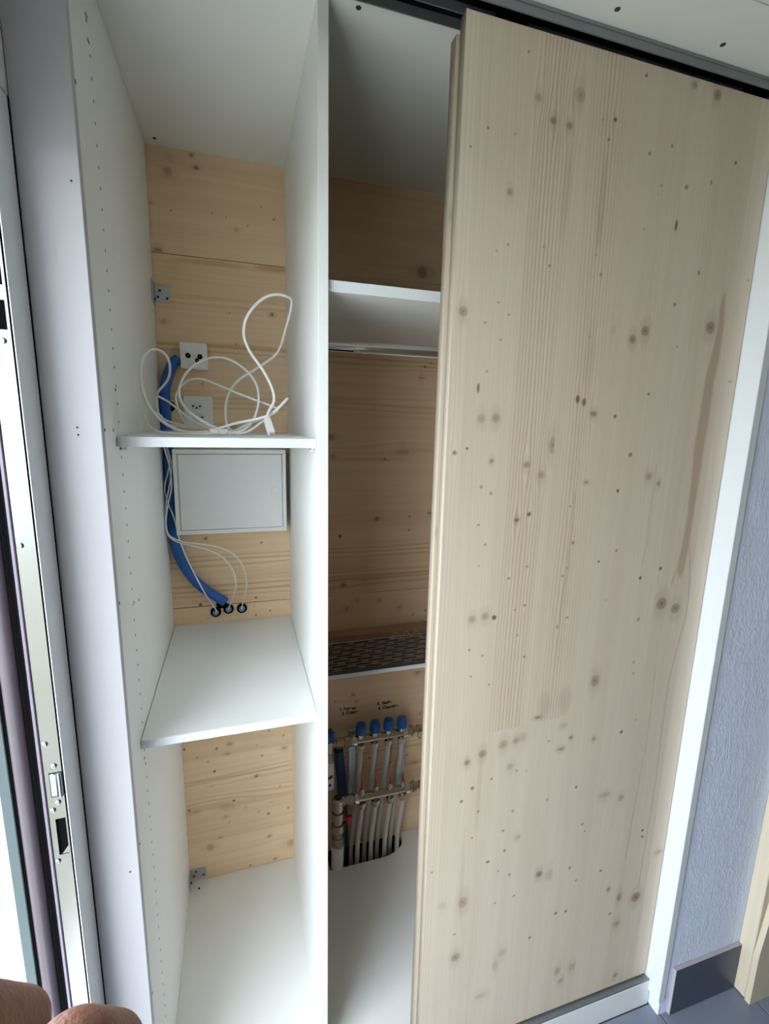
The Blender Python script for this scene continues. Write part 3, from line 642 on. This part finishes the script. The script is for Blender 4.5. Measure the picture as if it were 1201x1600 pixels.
# ================================================================== things in the left compartment
br = thing('corner_bracket', (0, D, 2.10), 'small grey steel corner bracket high at the left edge of the pine back wall', 'bracket', 'steel corner brackets')
def bracket(e, x0, x1, z0, z1, leaf0, leaf1):
    obj('wall_plate', box(nb(), x0, x1, D-.003, D-.0003, z0, z1, .0006), M['zinc'], e)
    obj('side_leaf', box(nb(), .0004, .0030, D-.045, D-.0031, leaf0, leaf1, .0006), M['zinc'], e)
    for x, z in ((x0+(x1-x0)*.35, z0+(z1-z0)*.72), (x0+(x1-x0)*.2, z0+(z1-z0)*.3), (x0+(x1-x0)*.82, z0+(z1-z0)*.25)):
        obj('screw', lathe(nb(), (x, D-.003, z), (0, -1, 0), [(0, .0038), (.001, .0038), (.0018, .0024), (.0008, 0)], 10), M['hole'], e)
    obj('screw', lathe(nb(), (.003, D-.02, leaf0+.012), (1, 0, 0), [(0, .004), (.003, .004), (.0045, .002), (.004, 0)], 10), M['hole'], e)
bracket(br, .0032, .0420, 2.079, 2.122, 2.070, 2.132)
br = thing('corner_bracket', (0, D, .09), 'galvanised corner bracket low on the left, just above the cupboard floor', 'bracket', 'steel corner brackets')
bracket(br, .0032, .0560, .0935, .1350, .0850, .1400)
obj('floor_screw', lathe(nb(), (.032, .655, ZF), (0, 0, 1), [(0, .004), (.0006, .004), (.0006, 0)], 10), M['hole'], br)
br = thing('corner_bracket', (0, D, 1.64), 'corner bracket half hidden directly under the upper shelf, left of the white box', 'bracket', 'steel corner brackets')
bracket(br, .0032, .0200, 1.628, 1.662, 1.620, 1.668)

# TV / radio outlet, surface mounted
tv = thing('aerial_outlet', (.102, D, 1.93), 'square white aerial outlet with three black sockets on the pine wall', 'socket')
tb = obj('cover', prism(nb(), rounded(.0655, .1395, 1.8935, 1.9675, .004), 'y', .650, D-.0004), M['plastic'], tv)
bm = nb(); box(bm, .0670, .1380, .6485, .6499, 1.8950, 1.9660, .0008); obj('faceplate', bm, M['plastic'], tv)
for u, v, r in ((.29, .49, .0072), (.73, .47, .0070), (.62, .32, .0060)):
    x, z = .0655+u*.074, 1.8935+v*.074
    p = obj('port', lathe(nb(), (x, .6485, z), (0, -1, 0), [(0, r), (.003, r), (.003, r*.62), (.0008, r*.62), (.0008, 0)], 18), M['black'], tv, True)
    obj('pin', lathe(nb(), (x, .6478, z), (0, -1, 0), [(0, r*.22), (.002, r*.22), (.002, 0)], 8), M['brass'], p)
obj('screw', lathe(nb(), (.102, .6485, 1.931), (0, -1, 0), [(0, .0022), (.0006, .0022), (.0006, 0)], 10), M['zinc'], tv)
# mains outlet
pw = thing('power_outlet', (.107, D, 1.77), 'white double power outlet behind the cable coil, below the aerial outlet', 'socket')
obj('plate', prism(nb(), rounded(.0655, .1480, 1.7250, 1.8160, .004), 'y', .6785, D-.0004), M['plastic'], pw)
def hexa(cx, cz, a, b): return [(cx-a, cz), (cx-a*.55, cz+b), (cx+a*.55, cz+b), (cx+a, cz), (cx+a*.55, cz-b), (cx-a*.55, cz-b)]
for cx, cz in ((.1015, 1.7865), (.1065, 1.7540)):
    f = obj('socket_face', prism(nb(), hexa(cx, cz, .0195, .0125), 'y', .6772, .6784), M['paper'], pw)
    for dx, dz in ((-.0095, 0), (.0095, 0), (0, -.005)):
        obj('contact_hole', lathe(nb(), (cx+dx, .6772, cz+dz), (0, -1, 0), [(0, .0030), (.0003, .0030), (.0003, 0)], 10), M['black'], f)
# electrical cabinet
eb = thing('distribution_box', (.196, D, 1.53), 'white rectangular distribution box with a hinged cover and round latch under the upper shelf', 'box')
BX0, BX1, BZ0, BZ1, BY = .0330, .3590, 1.4035, 1.6600, .610
bm = nb()
box(bm, BX0, BX1, BY+.004, D-.0004, BZ0, BZ1, .002)
box(bm, BX0, BX1, BY-.002, BY+.004, BZ1-.0125, BZ1, .0008); box(bm, BX0, BX1, BY-.002, BY+.004, BZ0, BZ0+.0125, .0008)
box(bm, BX0, BX0+.0120, BY-.002, BY+.004, BZ0+.0125, BZ1-.0125, .0008); box(bm, BX1-.0110, BX1, BY-.002, BY+.004, BZ0+.0125, BZ1-.0125, .0008)
obj('housing', bm, M['boxwhite'], eb)
dr = obj('cover_door', box(nb(), BX0+.0138, BX1-.0124, BY-.003, BY+.0032, BZ0+.0143, BZ1-.0143, .001), M['boxwhite'], eb)
lx, lz = pix(430, 766, BY).x, pix(430, 766, BY).z
bm = nb(); lathe(bm, (lx, BY-.003, lz), (0, -1, 0), [(0, .0150), (.0010, .0150), (.0010, .0138), (.0004, .0136), (.0004, .0128), (.0016, .0120), (.0016, 0)], 28)
obj('latch', bm, M['boxwhite'], dr, True)
# blue conduit
ct = thing('blue_conduit', tuple(pix(345, 938, .66)), 'thick blue plastic conduit running down the back wall left of the white box', 'conduit')
cp = [((279, 560), .668), ((268, 572), .664), ((258, 605), .660), ((258, 640), .660), ((260, 690), .660), ((261, 760), .660), ((268, 830), .660), ((284, 878), .660), ((312, 914), .660), ((352, 941), .650)]
bm = nb(); P = [pix(*q, y) for q, y in cp]; P = [Vector((.0163 if 1.38 < p.z < 1.70 else max(p.x, .0163), p.y, p.z)) for p in P]
tube(bm, P, .0155, 14, 8); obj('tube', bm, M['blue'], ct, True)
bm = nb(); e = P[-1]; d = (P[-1]-P[-2]).normalized()
cyl(bm, e-d*.002, e+d*.0006, .0135, 14); obj('open_end', bm, M['navy'], ct)
q = pix(346, 943, D)
ho = obj('wall_opening', lathe(nb(), (q.x, D-.0002, q.z), (0, -1, 0), [(0, .017), (.0012, .017), (.0012, 0)], 18), M['black'], wb)
q = pix(265, 635, D)
ho = obj('wall_opening', lathe(nb(), (q.x, D-.0002, q.z), (0, -1, 0), [(0, .016), (.0012, .016), (.0012, 0)], 18), M['black'], wb)
# three cable glands with a thin white cable each
GL = [((337, 957), 'left'), ((357, 952), 'middle'), ((378, 951), 'right')]
cabs = [
    [((337, 952), .672), ((321, 929), .640), ((304, 897), .628), ((290, 868), .624), ((280, 842), .622), ((272, 810), .630), ((262, 785), .637), ((257, 762), .638), ((262, 740), .638), ((265, 722), .638), ((261, 703), .638), ((255, 680), .645)],
    [((358, 948), .668), ((368, 921), .645), ((365, 895), .635), ((350, 873), .628), ((326, 860), .622), ((297, 852), .618), ((273, 845), .618), ((258, 832), .622), ((255, 810), .625), ((260, 784), .625), ((266, 752), .628), ((268, 728), .630), ((262, 702), .632), ((252, 682), .645)],
    [((379, 943), .668), ((385, 917), .640), ((382, 892), .632), ((367, 868), .626), ((341, 855), .618), ((312, 850), .614), ((285, 846), .612), ((264, 836), .616), ((259, 815), .617), ((263, 785), .619), ((268, 760), .620), ((265, 730), .621), ((258, 705), .624), ((250, 685), .632)]]
for (gp_, nm), cpts in zip(GL, cabs):
    q = pix(*gp_, D-.008)
    g = thing('cable_gland', tuple(q), nm+('most' if nm != 'middle' else '')+' of the three black cable glands at the foot of the pine wall', 'gland', 'cable glands in the back wall')
    obj('collar', lathe(nb(), (q.x, D-.0004, q.z), (0, -1, 0), [(0, .0165), (.006, .0165), (.011, .0135), (.011, .0105), (.004, .0100), (.004, 0)], 20), M['black'], g, True)
    obj('seal', lathe(nb(), (q.x, D-.0046, q.z), (0, -1, 0), [(0, .0098), (.0075, .0096), (.0090, .0080), (.0090, .0055), (.003, .0050), (.003, 0)], 18), M['grommetblue'], g, True)
    pts = [(q.x, D-.006, q.z), (q.x, D-.018, q.z+.002)]+[tuple(pix(*a, y)) for a, y in cpts]
    pts = [(max(p[0], .004), p[1], p[2]) for p in pts]
    c = thing('thin_cable', tuple(q), {'left': 'thin white cable rising straight beside the blue conduit from the leftmost gland', 'middle': 'thin white cable from the middle gland, the lower of two arching loops',
                                     'right': 'thin white cable from the rightmost gland, the upper of two arching loops'}[nm], 'cable', 'white cables from the glands')
    obj('sheath', tube(nb(), pts, .0022, 8, 8), M['cable'], c, True)

# coiled network cable on the upper shelf
ZS = 1.7137
nc = thing('network_cable', (.2, .25, ZS), 'loosely coiled white network cable with plugs lying on the upper left shelf', 'cable')
def cr(X, Y): return (170+X/3.532, 440+Y/3.532)
def strand(name, pts, r=.0029):
    P = []
    for (X, Y), y in pts:
        p = pix(*cr(X, Y), y); p.x = min(max(p.x, r+.001), W-r-.001); p.z = max(p.z, ZS+r); P.append(p)
    return obj(name, tube(nb(), P, r, 8, 9, zmin=ZS+r), M['cable'], nc, True)
strand('loop', [((595, 812), .30), ((500, 760), .30), ((430, 705), .31), ((392, 640), .33), ((395, 565), .36), ((450, 480), .40), ((545, 425), .42), ((650, 425), .42), ((745, 480), .40), ((810, 560), .37), ((826, 650), .34), ((805, 745), .31), ((750, 815), .28), ((660, 838), .27)])
strand('loop', [((590, 815), .29), ((700, 782), .27), ((880, 738), .24), ((985, 645), .26), ((900, 725), .30), ((760, 790), .33), ((690, 825), .34), ((655, 800), .36), ((643, 720), .40), ((660, 620), .44), ((720, 540), .47), ((830, 470), .46), ((930, 390), .43), ((978, 250), .38), ((1008, 120), .33), ((980, 82), .30), ((900, 73), .28), ((820, 118), .27), ((757, 205), .26), ((745, 300), .26), ((780, 390), .26), ((850, 490), .26), ((900, 590), .25), ((910, 660), .24), ((880, 720), .23), ((872, 762), .22)], .0031)
strand('loop', [((590, 825), .30), ((430, 830), .30), ((330, 795), .28), ((260, 738), .27), ((200, 640), .26), ((175, 530), .27), ((185, 430), .29), ((232, 376), .32), ((290, 385), .36), ((332, 440), .40), ((330, 530), .43), ((272, 610), .45), ((262, 650), .46), ((285, 745), .44), ((400, 790), .40), ((590, 800), .34)])
strand('loop', [((600, 838), .26), ((340, 842), .26), ((250, 815), .27), ((202, 765), .29), ((215, 708), .33), ((280, 735), .38), ((330, 790), .40), ((450, 805), .38), ((600, 812), .33)], .0025)
strand('loop', [((270, 632), .42), ((330, 665), .42), ((400, 720), .40), ((500, 790), .36), ((600, 820), .32)], .0025)
strand('loop', [((600, 806), .35), ((450, 795), .38), ((398, 740), .41), ((370, 650), .43), ((385, 595), .44), ((440, 545), .44), ((510, 537), .44), ((600, 570), .42), ((750, 632), .38), ((905, 690), .33), ((932, 712), .30), ((880, 745), .28), ((760, 830), .27), ((650, 832), .28)], .0026)
bm = nb(); q = pix(*cr(608, 828), .29); q.z = ZS+.0075
box(bm, q.x-.020, q.x+.020, q.y-.010, q.y+.010, q.z-.0065, q.z+.0065, .002, 2); box(bm, q.x+.020, q.x+.028, q.y-.006, q.y+.006, q.z-.005, q.z+.004, .001)
pl = obj('coupler', bm, M['plastic'], nc, True)
obj('label_band', box(nb(), q.x-.004, q.x+.004, q.y-.0104, q.y+.0104, q.z-.0064, q.z+.0069, .001), M['boxwhite'], pl)
# plug at the right end: a moulded block standing on the shelf front
a = pix(*cr(872, 758), .225); b = pix(*cr(897, 838), .185); b.z = ZS+.0075
d = (b-a).normalized()
bm = nb(); t = bmesh.new(); bmesh.ops.create_cube(t, size=1)
L_ = (b-a).length
for v in t.verts: v.co = Vector((v.co.x*.0150, v.co.y*.0115, v.co.z*L_))
bmesh.ops.bevel(t, geom=list(t.edges), offset=.0015, segments=2, affect='EDGES')
rot = d.to_track_quat('Z', 'Y').to_matrix().to_4x4(); rot.translation = (a+b)/2
bmesh.ops.transform(t, matrix=rot, verts=t.verts); merge(bm, t)
pg = obj('plug', bm, M['plastic'], nc, True)
bm = nb(); t = bmesh.new(); bmesh.ops.create_cube(t, size=1)
for v in t.verts: v.co = Vector((v.co.x*.0080, v.co.y*.0055, v.co.z*.004))
rot.translation = b+d*.0012
bmesh.ops.transform(t, matrix=rot, verts=t.verts); merge(bm, t)
obj('plug_contacts', bm, M['zinc'], pg)

# ================================================================== things on the low shelf, right compartment
ZL = .9940
gr = thing('slotted_grate', (.88, .48, ZL), 'dark slotted metal grate lying flat on the low shelf of the right compartment', 'grate')
GX0, GX1, GY0, GY1 = .400, 1.355, .404, .585
nrow = 11; pitch = (GY1-GY0)/nrow
bm = nb()
for k in range(nrow+1):
    y = GY0+k*pitch; box(bm, GX0, GX1, max(GY0, y-pitch*.22), min(GY1, y+pitch*.22), ZL+.0095, ZL+.0115)
obj('rib', bm, M['grate'], gr)['kind'] = 'stuff'
bm = nb()
for k in range(nrow):
    y0 = GY0+k*pitch+pitch*.22; x = GX0+(0, .046, .018, .060, .030)[k % 5]
    while x < GX1:
        box(bm, x, min(GX1, x+.024), y0, y0+pitch*.56, ZL+.0095, ZL+.0115); x += .076
obj('bridge', bm, M['grate'], gr)['kind'] = 'stuff'
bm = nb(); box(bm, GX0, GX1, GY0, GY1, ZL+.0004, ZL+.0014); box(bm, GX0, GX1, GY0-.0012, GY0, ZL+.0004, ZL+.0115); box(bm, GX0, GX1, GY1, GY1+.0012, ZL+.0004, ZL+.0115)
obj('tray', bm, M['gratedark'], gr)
wp = obj('plank', box(nb(), .400, 1.350, .612, .664, ZL+.0002, ZL+.0222, .001), M['plank'])
prop(wp, 'brown wooden plank lying behind the slotted grate on the low shelf', 'plank')
def zigzag(bm, xa, xb, y, z, h, n, r=.0011):
    pts = []
    for k in range(2*n+1): pts.append((xa+(xb-xa)*k/(2*n), y+(.004 if k % 2 else -.004), z+(h if k % 2 else 0)))
    tube(bm, pts, r, 6, 1, smoothpts=False)
    cyl(bm, (xa, y-.004, z), (xb, y-.004, z), r, 6)
qa, qb = pix(609, 1004, .58), pix(657, 998, .58)
zg = thing('wire_strip', ((qa.x+qb.x)/2, .575, ZL+.0117), 'bright zigzag wire strip standing on the slotted grate', 'wire', 'zigzag wire strips')
bm = nb(); zigzag(bm, qa.x, qb.x, .575, ZL+.0128, .020, 3); obj('zigzag_wire', bm, M['wire'], zg)
qa, qb = pix(586, 975, .683), pix(668, 967, .683)
zg = thing('wire_strip', ((qa.x+qb.x)/2, .679, ZL), 'zigzag wire strip against the back wall behind the brown plank', 'wire', 'zigzag wire strips')
bm = nb(); zigzag(bm, qa.x, qb.x, .678, ZL+.0013, .028, 4); obj('zigzag_wire', bm, M['wire'], zg)

# ================================================================== underfloor heating manifold
hm = thing('heating_manifold', (.70, .62, .30), 'underfloor heating manifold with four blue caps and white pipes at the cupboard back', 'manifold')
def mp_(name, bm, mat, smooth=False, parent=None): return obj(name, bm, mat, parent or hm, smooth)
YU, ZU, YL, ZLo = .640, .582, .600, .3680
xu = [.6214, .6760, .7292, .7833]; xl = [.6179, .6728, .7288, .7805]
for (y, z, x0, x1) in ((YU, ZU, .585, .806), (YL, ZLo, .590, .808)):
    bm = nb(); prism(bm, [(y+.0155*math.cos(t)*(1.0), z+.0160*math.sin(t)) for t in np.linspace(0, 2*math.pi, 16, endpoint=False)], 'x', x0, x1)
    b_ = mp_('manifold_bar', bm, M['bar'], True)
for x in xu:
    k = mp_('cap', lathe(nb(), (x, YU-.004, ZU+.026), (0, 0, 1), [(0, .0160), (.003, .0196), (.010, .0204), (.030, .0196), (.040, .0165), (.0415, .0)], 14), M['blue'], False)
    mp_('valve_neck', lathe(nb(), (x, YU-.004, ZU+.010), (0, 0, 1), [(0, .010), (.010, .010), (.010, .0125), (.0155, .0125)], 12), M['chrome'], True)
    mp_('union_nut', lathe(nb(), (x, YU-.004, ZU-.013), (0, 0, -1), [(0, .009), (.006, .009), (.005, .009), (.005, .0150), (.020, .0150), (.020, .0125), (.027, .0125)], 6), M['brass'])
for x in xl:
    mp_('valve_neck', lathe(nb(), (x, YL-.004, ZLo+.012), (0, 0, 1), [(0, .008), (.008, .008), (.008, .0100), (.018, .0100), (.020, .0075), (.028, .0075), (.028, 0)], 6), M['brass'])
    mp_('flow_pin', lathe(nb(), (x, YL-.004, ZLo+.040), (0, 0, 1), [(0, .0036), (.022, .0036), (.028, .0024), (.040, .0020), (.040, 0)], 10), M['red'], True)
    mp_('union_nut', lathe(nb(), (x, YL-.004, ZLo-.013), (0, 0, -1), [(0, .009), (.006, .009), (.005, .009), (.005, .0160), (.021, .0160), (.021, .0130), (.029, .0130)], 6), M['brass'])
for i, x in enumerate(xu):
    mp_('heating_pipe', tube(nb(), [(x, YU-.004, ZU-.037), (x-.001, YU, ZU-.10), (x-.009, YU+.012, .36), (x-.021, YU+.018, .20), (x-.028, YU+.018, .08), (x-.028, YU+.016, -.07)], .0092, 12, 6), M['pipe'], True)
for i, x in enumerate(xl):
    mp_('heating_pipe', tube(nb(), [(x, YL-.004, ZLo-.039), (x-.001, YL+.003, ZLo-.09), (x-.005, YL+.020, .18), (x-.007, YL+.024, .10), (x-.007, YL+.024, -.07)], .0092, 12, 6), M['pipe'], True)
for x in (.598, .798):
    bm = nb()
    prism(bm, [(.668, .604), (.682, .604), (.682, .30), (.668, .30)], 'x', x-.013, x+.013)
    s = mp_('mounting_strip', bm, M['bracketgrey'])
    for y, z in ((YU, ZU), (YL, ZLo)):
        bm = nb(); prism(bm, [(y+.021*math.cos(t), z+.022*math.sin(t)) for t in np.linspace(0, 2*math.pi, 18, endpoint=False)], 'x', x-.007, x+.007)
        box(bm, x-.006, x+.006, y+.012, .669, z-.010, z+.010)
        obj('pipe_clamp', bm, M['chrome'], s, True)
# connections on the left and end pieces on the right
for y, z in ((YU, ZU), (YL, ZLo)):
    bm = nb(); lathe(bm, (.590, y, z), (-1, 0, 0), [(0, .013), (.006, .013), (.006, .0195), (.030, .0195), (.030, .014), (.036, .014), (.036, .020), (.060, .020), (.064, .0155), (.078, .0155)], 8)
    mp_('screw_union', bm, M['brass'])
    bm = nb(); lathe(bm, (.808, y, z), (1, 0, 0), [(0, .017), (.012, .017), (.012, .021), (.024, .021), (.024, .013), (.040, .013), (.040, .017), (.056, .017), (.060, .010)], 8)
    mp_('end_piece', bm, M['brass'])
    bm = nb(); cyl(bm, (.856, y, z), (.856, y-.004, z-.022), .006, 8); box(bm, .851, .861, y-.012, y+.002, z-.034, z-.020, .002)
    mp_('drain_cock', bm, M['chrome'], True)
bm = nb(); lathe(bm, (.498, YU, ZU), (0, 0, 1), [(-.030, .016), (-.018, .016), (-.018, .020), (.018, .020), (.018, .012), (.028, .012)], 8)
mp_('ball_valve', bm, M['brass'])
mp_('valve_handle', lathe(nb(), (.500, YU-.004, ZU+.027), (0, 0, 1), [(0, .012), (.002, .024), (.022, .024), (.030, .018), (.030, 0)], 14), M['blue'], False)
bm = nb(); lathe(bm, (.529, YL, ZLo+.020), (0, 0, -1), [(0, .016), (.006, .022), (.050, .022), (.050, .017), (.058, .017), (.058, .024), (.090, .024), (.095, .019), (.110, .019), (.110, .025), (.140, .025), (.150, .020), (.165, .020), (.165, .024), (.200, .024), (.205, .016)], 10)
mp_('ball_valve', bm, M['brass'])
bm = nb(); cyl(bm, (.545, YL-.010, ZLo-.068), (.562, YL-.012, ZLo-.068), .006, 8); box(bm, .560, .580, YL-.020, YL-.005, ZLo-.090, ZLo-.058, .003)
mp_('drain_handle', bm, M['red'], True)
mp_('supply_pipe', tube(nb(), [(.531, YL+.004, ZLo-.185), (.530, YL+.010, .12), (.530, YL+.012, -.07)], .0235, 14, 4), M['plastic'], True)
bm = nb(); prism(bm, rounded(.425, .5085, .445, .552, .006), 'y', YL-.022, YL+.018)
ac = mp_('meter_housing', bm, M['paper'])
obj('printed_stripe', prism(nb(), [(.468, .478), (.505, .494), (.505, .506), (.468, .490)], 'y', YL-.0226, YL-.0221), M['ink'], ac)
obj('printed_mark', prism(nb(), rounded(.490, .500, .459, .470, .003), 'y', YL-.0226, YL-.0221), M['ink'], ac)
obj('meter_bracket', box(nb(), .440, .49, YL+.0182, D-.0005, .49, .52), M['zinc'], ac)
bl = thing('insulated_pipe', (.565, .66, 0), 'dark blue sleeved pipe rising behind the left end of the manifold', 'pipe')
obj('sleeve', tube(nb(), [(.566, .6695, -.07), (.566, .6695, .10), (.564, .6695, .25), (.556, .6695, .40), (.545, .6695, .53)], .0180, 14, 6), M['navy'], bl, True)
obj('subfloor_void', box(nb(), .40, 1.36, .05, .689, -.09, -.072), M['hole'], fl)

# handwritten room list on the wall above the manifold
def writing(txt, px, py, px2, py2, hgt):
    a, b = pix(px, py, D-.0006), pix(px2, py2, D-.0006)
    cu = bpy.data.curves.new('text', 'FONT'); cu.body = txt; cu.size = 1; cu.extrude = 0; cu.offset = .044; cu.shear = .12
    o = bpy.data.objects.new('text', cu); COL.objects.link(o)
    bpy.context.view_layer.update()
    me = bpy.data.meshes.new_from_object(o.evaluated_get(bpy.context.evaluated_depsgraph_get()))
    bpy.data.objects.remove(o); bpy.data.curves.remove(cu)
    xs_ = [v.co.x for v in me.vertices]; x0_, x1_ = min(xs_), max(xs_)
    sx = (b.x-a.x)/(x1_-x0_); tilt = (b.z-a.z)
    for v in me.vertices:
        u = (v.co.x-x0_)*sx
        jig = .0006*math.sin(u*160+len(txt))
        v.co = Vector((a.x+u, D-.0006, a.z+tilt*u/(b.x-a.x)+v.co.y*hgt+jig))
    me.name = 'handwriting'; me.materials.clear()
    return link('handwriting', me, M['ink'], wb)
writing('1. Bureau', 531, 1111, 556, 1107.3, .0172)
writing('2. Cuisine', 533.5, 1117.3, 560, 1113.3, .0172)
writing('3. Salle', 588, 1102, 612, 1098.3, .0172)
writing('4. Chambre', 590, 1109, 622, 1104, .0172)

# ================================================================== timber of the stair at the right edge
stp = thing('stair_timber', (1.70, -.11, 0), 'pale timber stair post at the right edge beside the grey skirting tile', 'post')
obj('post', box(nb(), 1.6765, 1.80, -.1140, YB-.0006, .006, H-.001, .002), M['timber'], stp)
bm = nb(); prism(bm, [(1.6775, .001), (1.86, .001), (1.86, 1.30), (1.80, 1.30), (1.692, .31), (1.6775, .185)], 'y', -.1305, -.1150)
obj('stringer', bm, M['timber'], stp)

# ================================================================== the photographer's hand at the lower left
def cs(x, y, z): return CAM+rt*x+up*y+fw*z
hand_bm = nb()
sphere_bm = bmesh.new(); bmesh.ops.create_uvsphere(sphere_bm, u_segments=16, v_segments=10, radius=1)
sphere_bm.verts.index_update()
SV = np.array([v.co[:] for v in sphere_bm.verts]); SF = [[v.index for v in f.verts] for f in sphere_bm.faces]; sphere_bm.free()
hand_v, hand_f = [], []
def ball(bm, p, r):
    k = len(hand_v)*len(SV)
    hand_v.append(SV*r+np.array(p)); hand_f.extend([[i+k for i in f] for f in SF])
def limb(pts):
    for (a, ra), (b, rb) in zip(pts, pts[1:]):
        a_, b_ = cs(*a), cs(*b); n = max(2, int((b_-a_).length/.003))
        for k in range(n+1):
            t = k/n; ball(hand_bm, a_.lerp(b_, t), ra+(rb-ra)*t)
wrist = (-.116, -.252, .052)
mcp = {'i': (-.080, -.179, .086), 'm': (-.108, -.174, .088), 'r': (-.132, -.181, .086), 'p': (-.152, -.192, .082)}
pip = {'i': (-.0760, -.1345, .1150), 'm': (-.1085, -.1300, .1155), 'r': (-.1345, -.1385, .1130), 'p': (-.1550, -.1540, .1060)}
dip = {'i': (-.0780, -.1530, .1340), 'm': (-.1080, -.1500, .1370), 'r': (-.1320, -.1570, .1330), 'p': (-.1520, -.1700, .1240)}
tip = {'i': (-.0810, -.1720, .1300), 'm': (-.1080, -.1700, .1330), 'r': (-.1290, -.1760, .1290), 'p': (-.1480, -.1850, .1200)}
fr = {'i': (.0115, .0116, .0100, .0085), 'm': (.0128, .0134, .0108, .0090), 'r': (.0120, .0122, .0100, .0084), 'p': (.0108, .0106, .0088, .0074)}
for f in 'imrp':
    limb([(wrist, .020), (mcp[f], fr[f][0]+.002), (pip[f], fr[f][1]), (dip[f], fr[f][2]), (tip[f], fr[f][3])])
limb([(wrist, .020), ((-.074, -.232, .070), .016), ((-.052, -.206, .092), .0130), ((-.052, -.188, .114), .0112), ((-.062, -.182, .134), .0090)])
limb([(wrist, .023), ((-.150, -.34, .02), .030), ((-.205, -.47, -.03), .038)])
hm_ = bpy.data.meshes.new('hand'); hm_.from_pydata(np.concatenate(hand_v).tolist(), [], hand_f); hand_bm.free()
ho_ = bpy.data.objects.new('hand', hm_); COL.objects.link(ho_)
rm = ho_.modifiers.new('r', 'REMESH'); rm.mode = 'VOXEL'; rm.voxel_size = .0016
sm = ho_.modifiers.new('s', 'SMOOTH'); sm.factor = .5; sm.iterations = 8
bpy.context.view_layer.update()
me = bpy.data.meshes.new_from_object(ho_.evaluated_get(bpy.context.evaluated_depsgraph_get()))
bpy.data.objects.remove(ho_); bpy.data.meshes.remove(hm_)
for p in me.polygons: p.use_smooth = True
me.name = 'person'; me.materials.clear()
pn = link('person', me, M['skin'])
prop(pn, 'bare hand of a person, two bent knuckles poking up at the lower left corner', 'person')
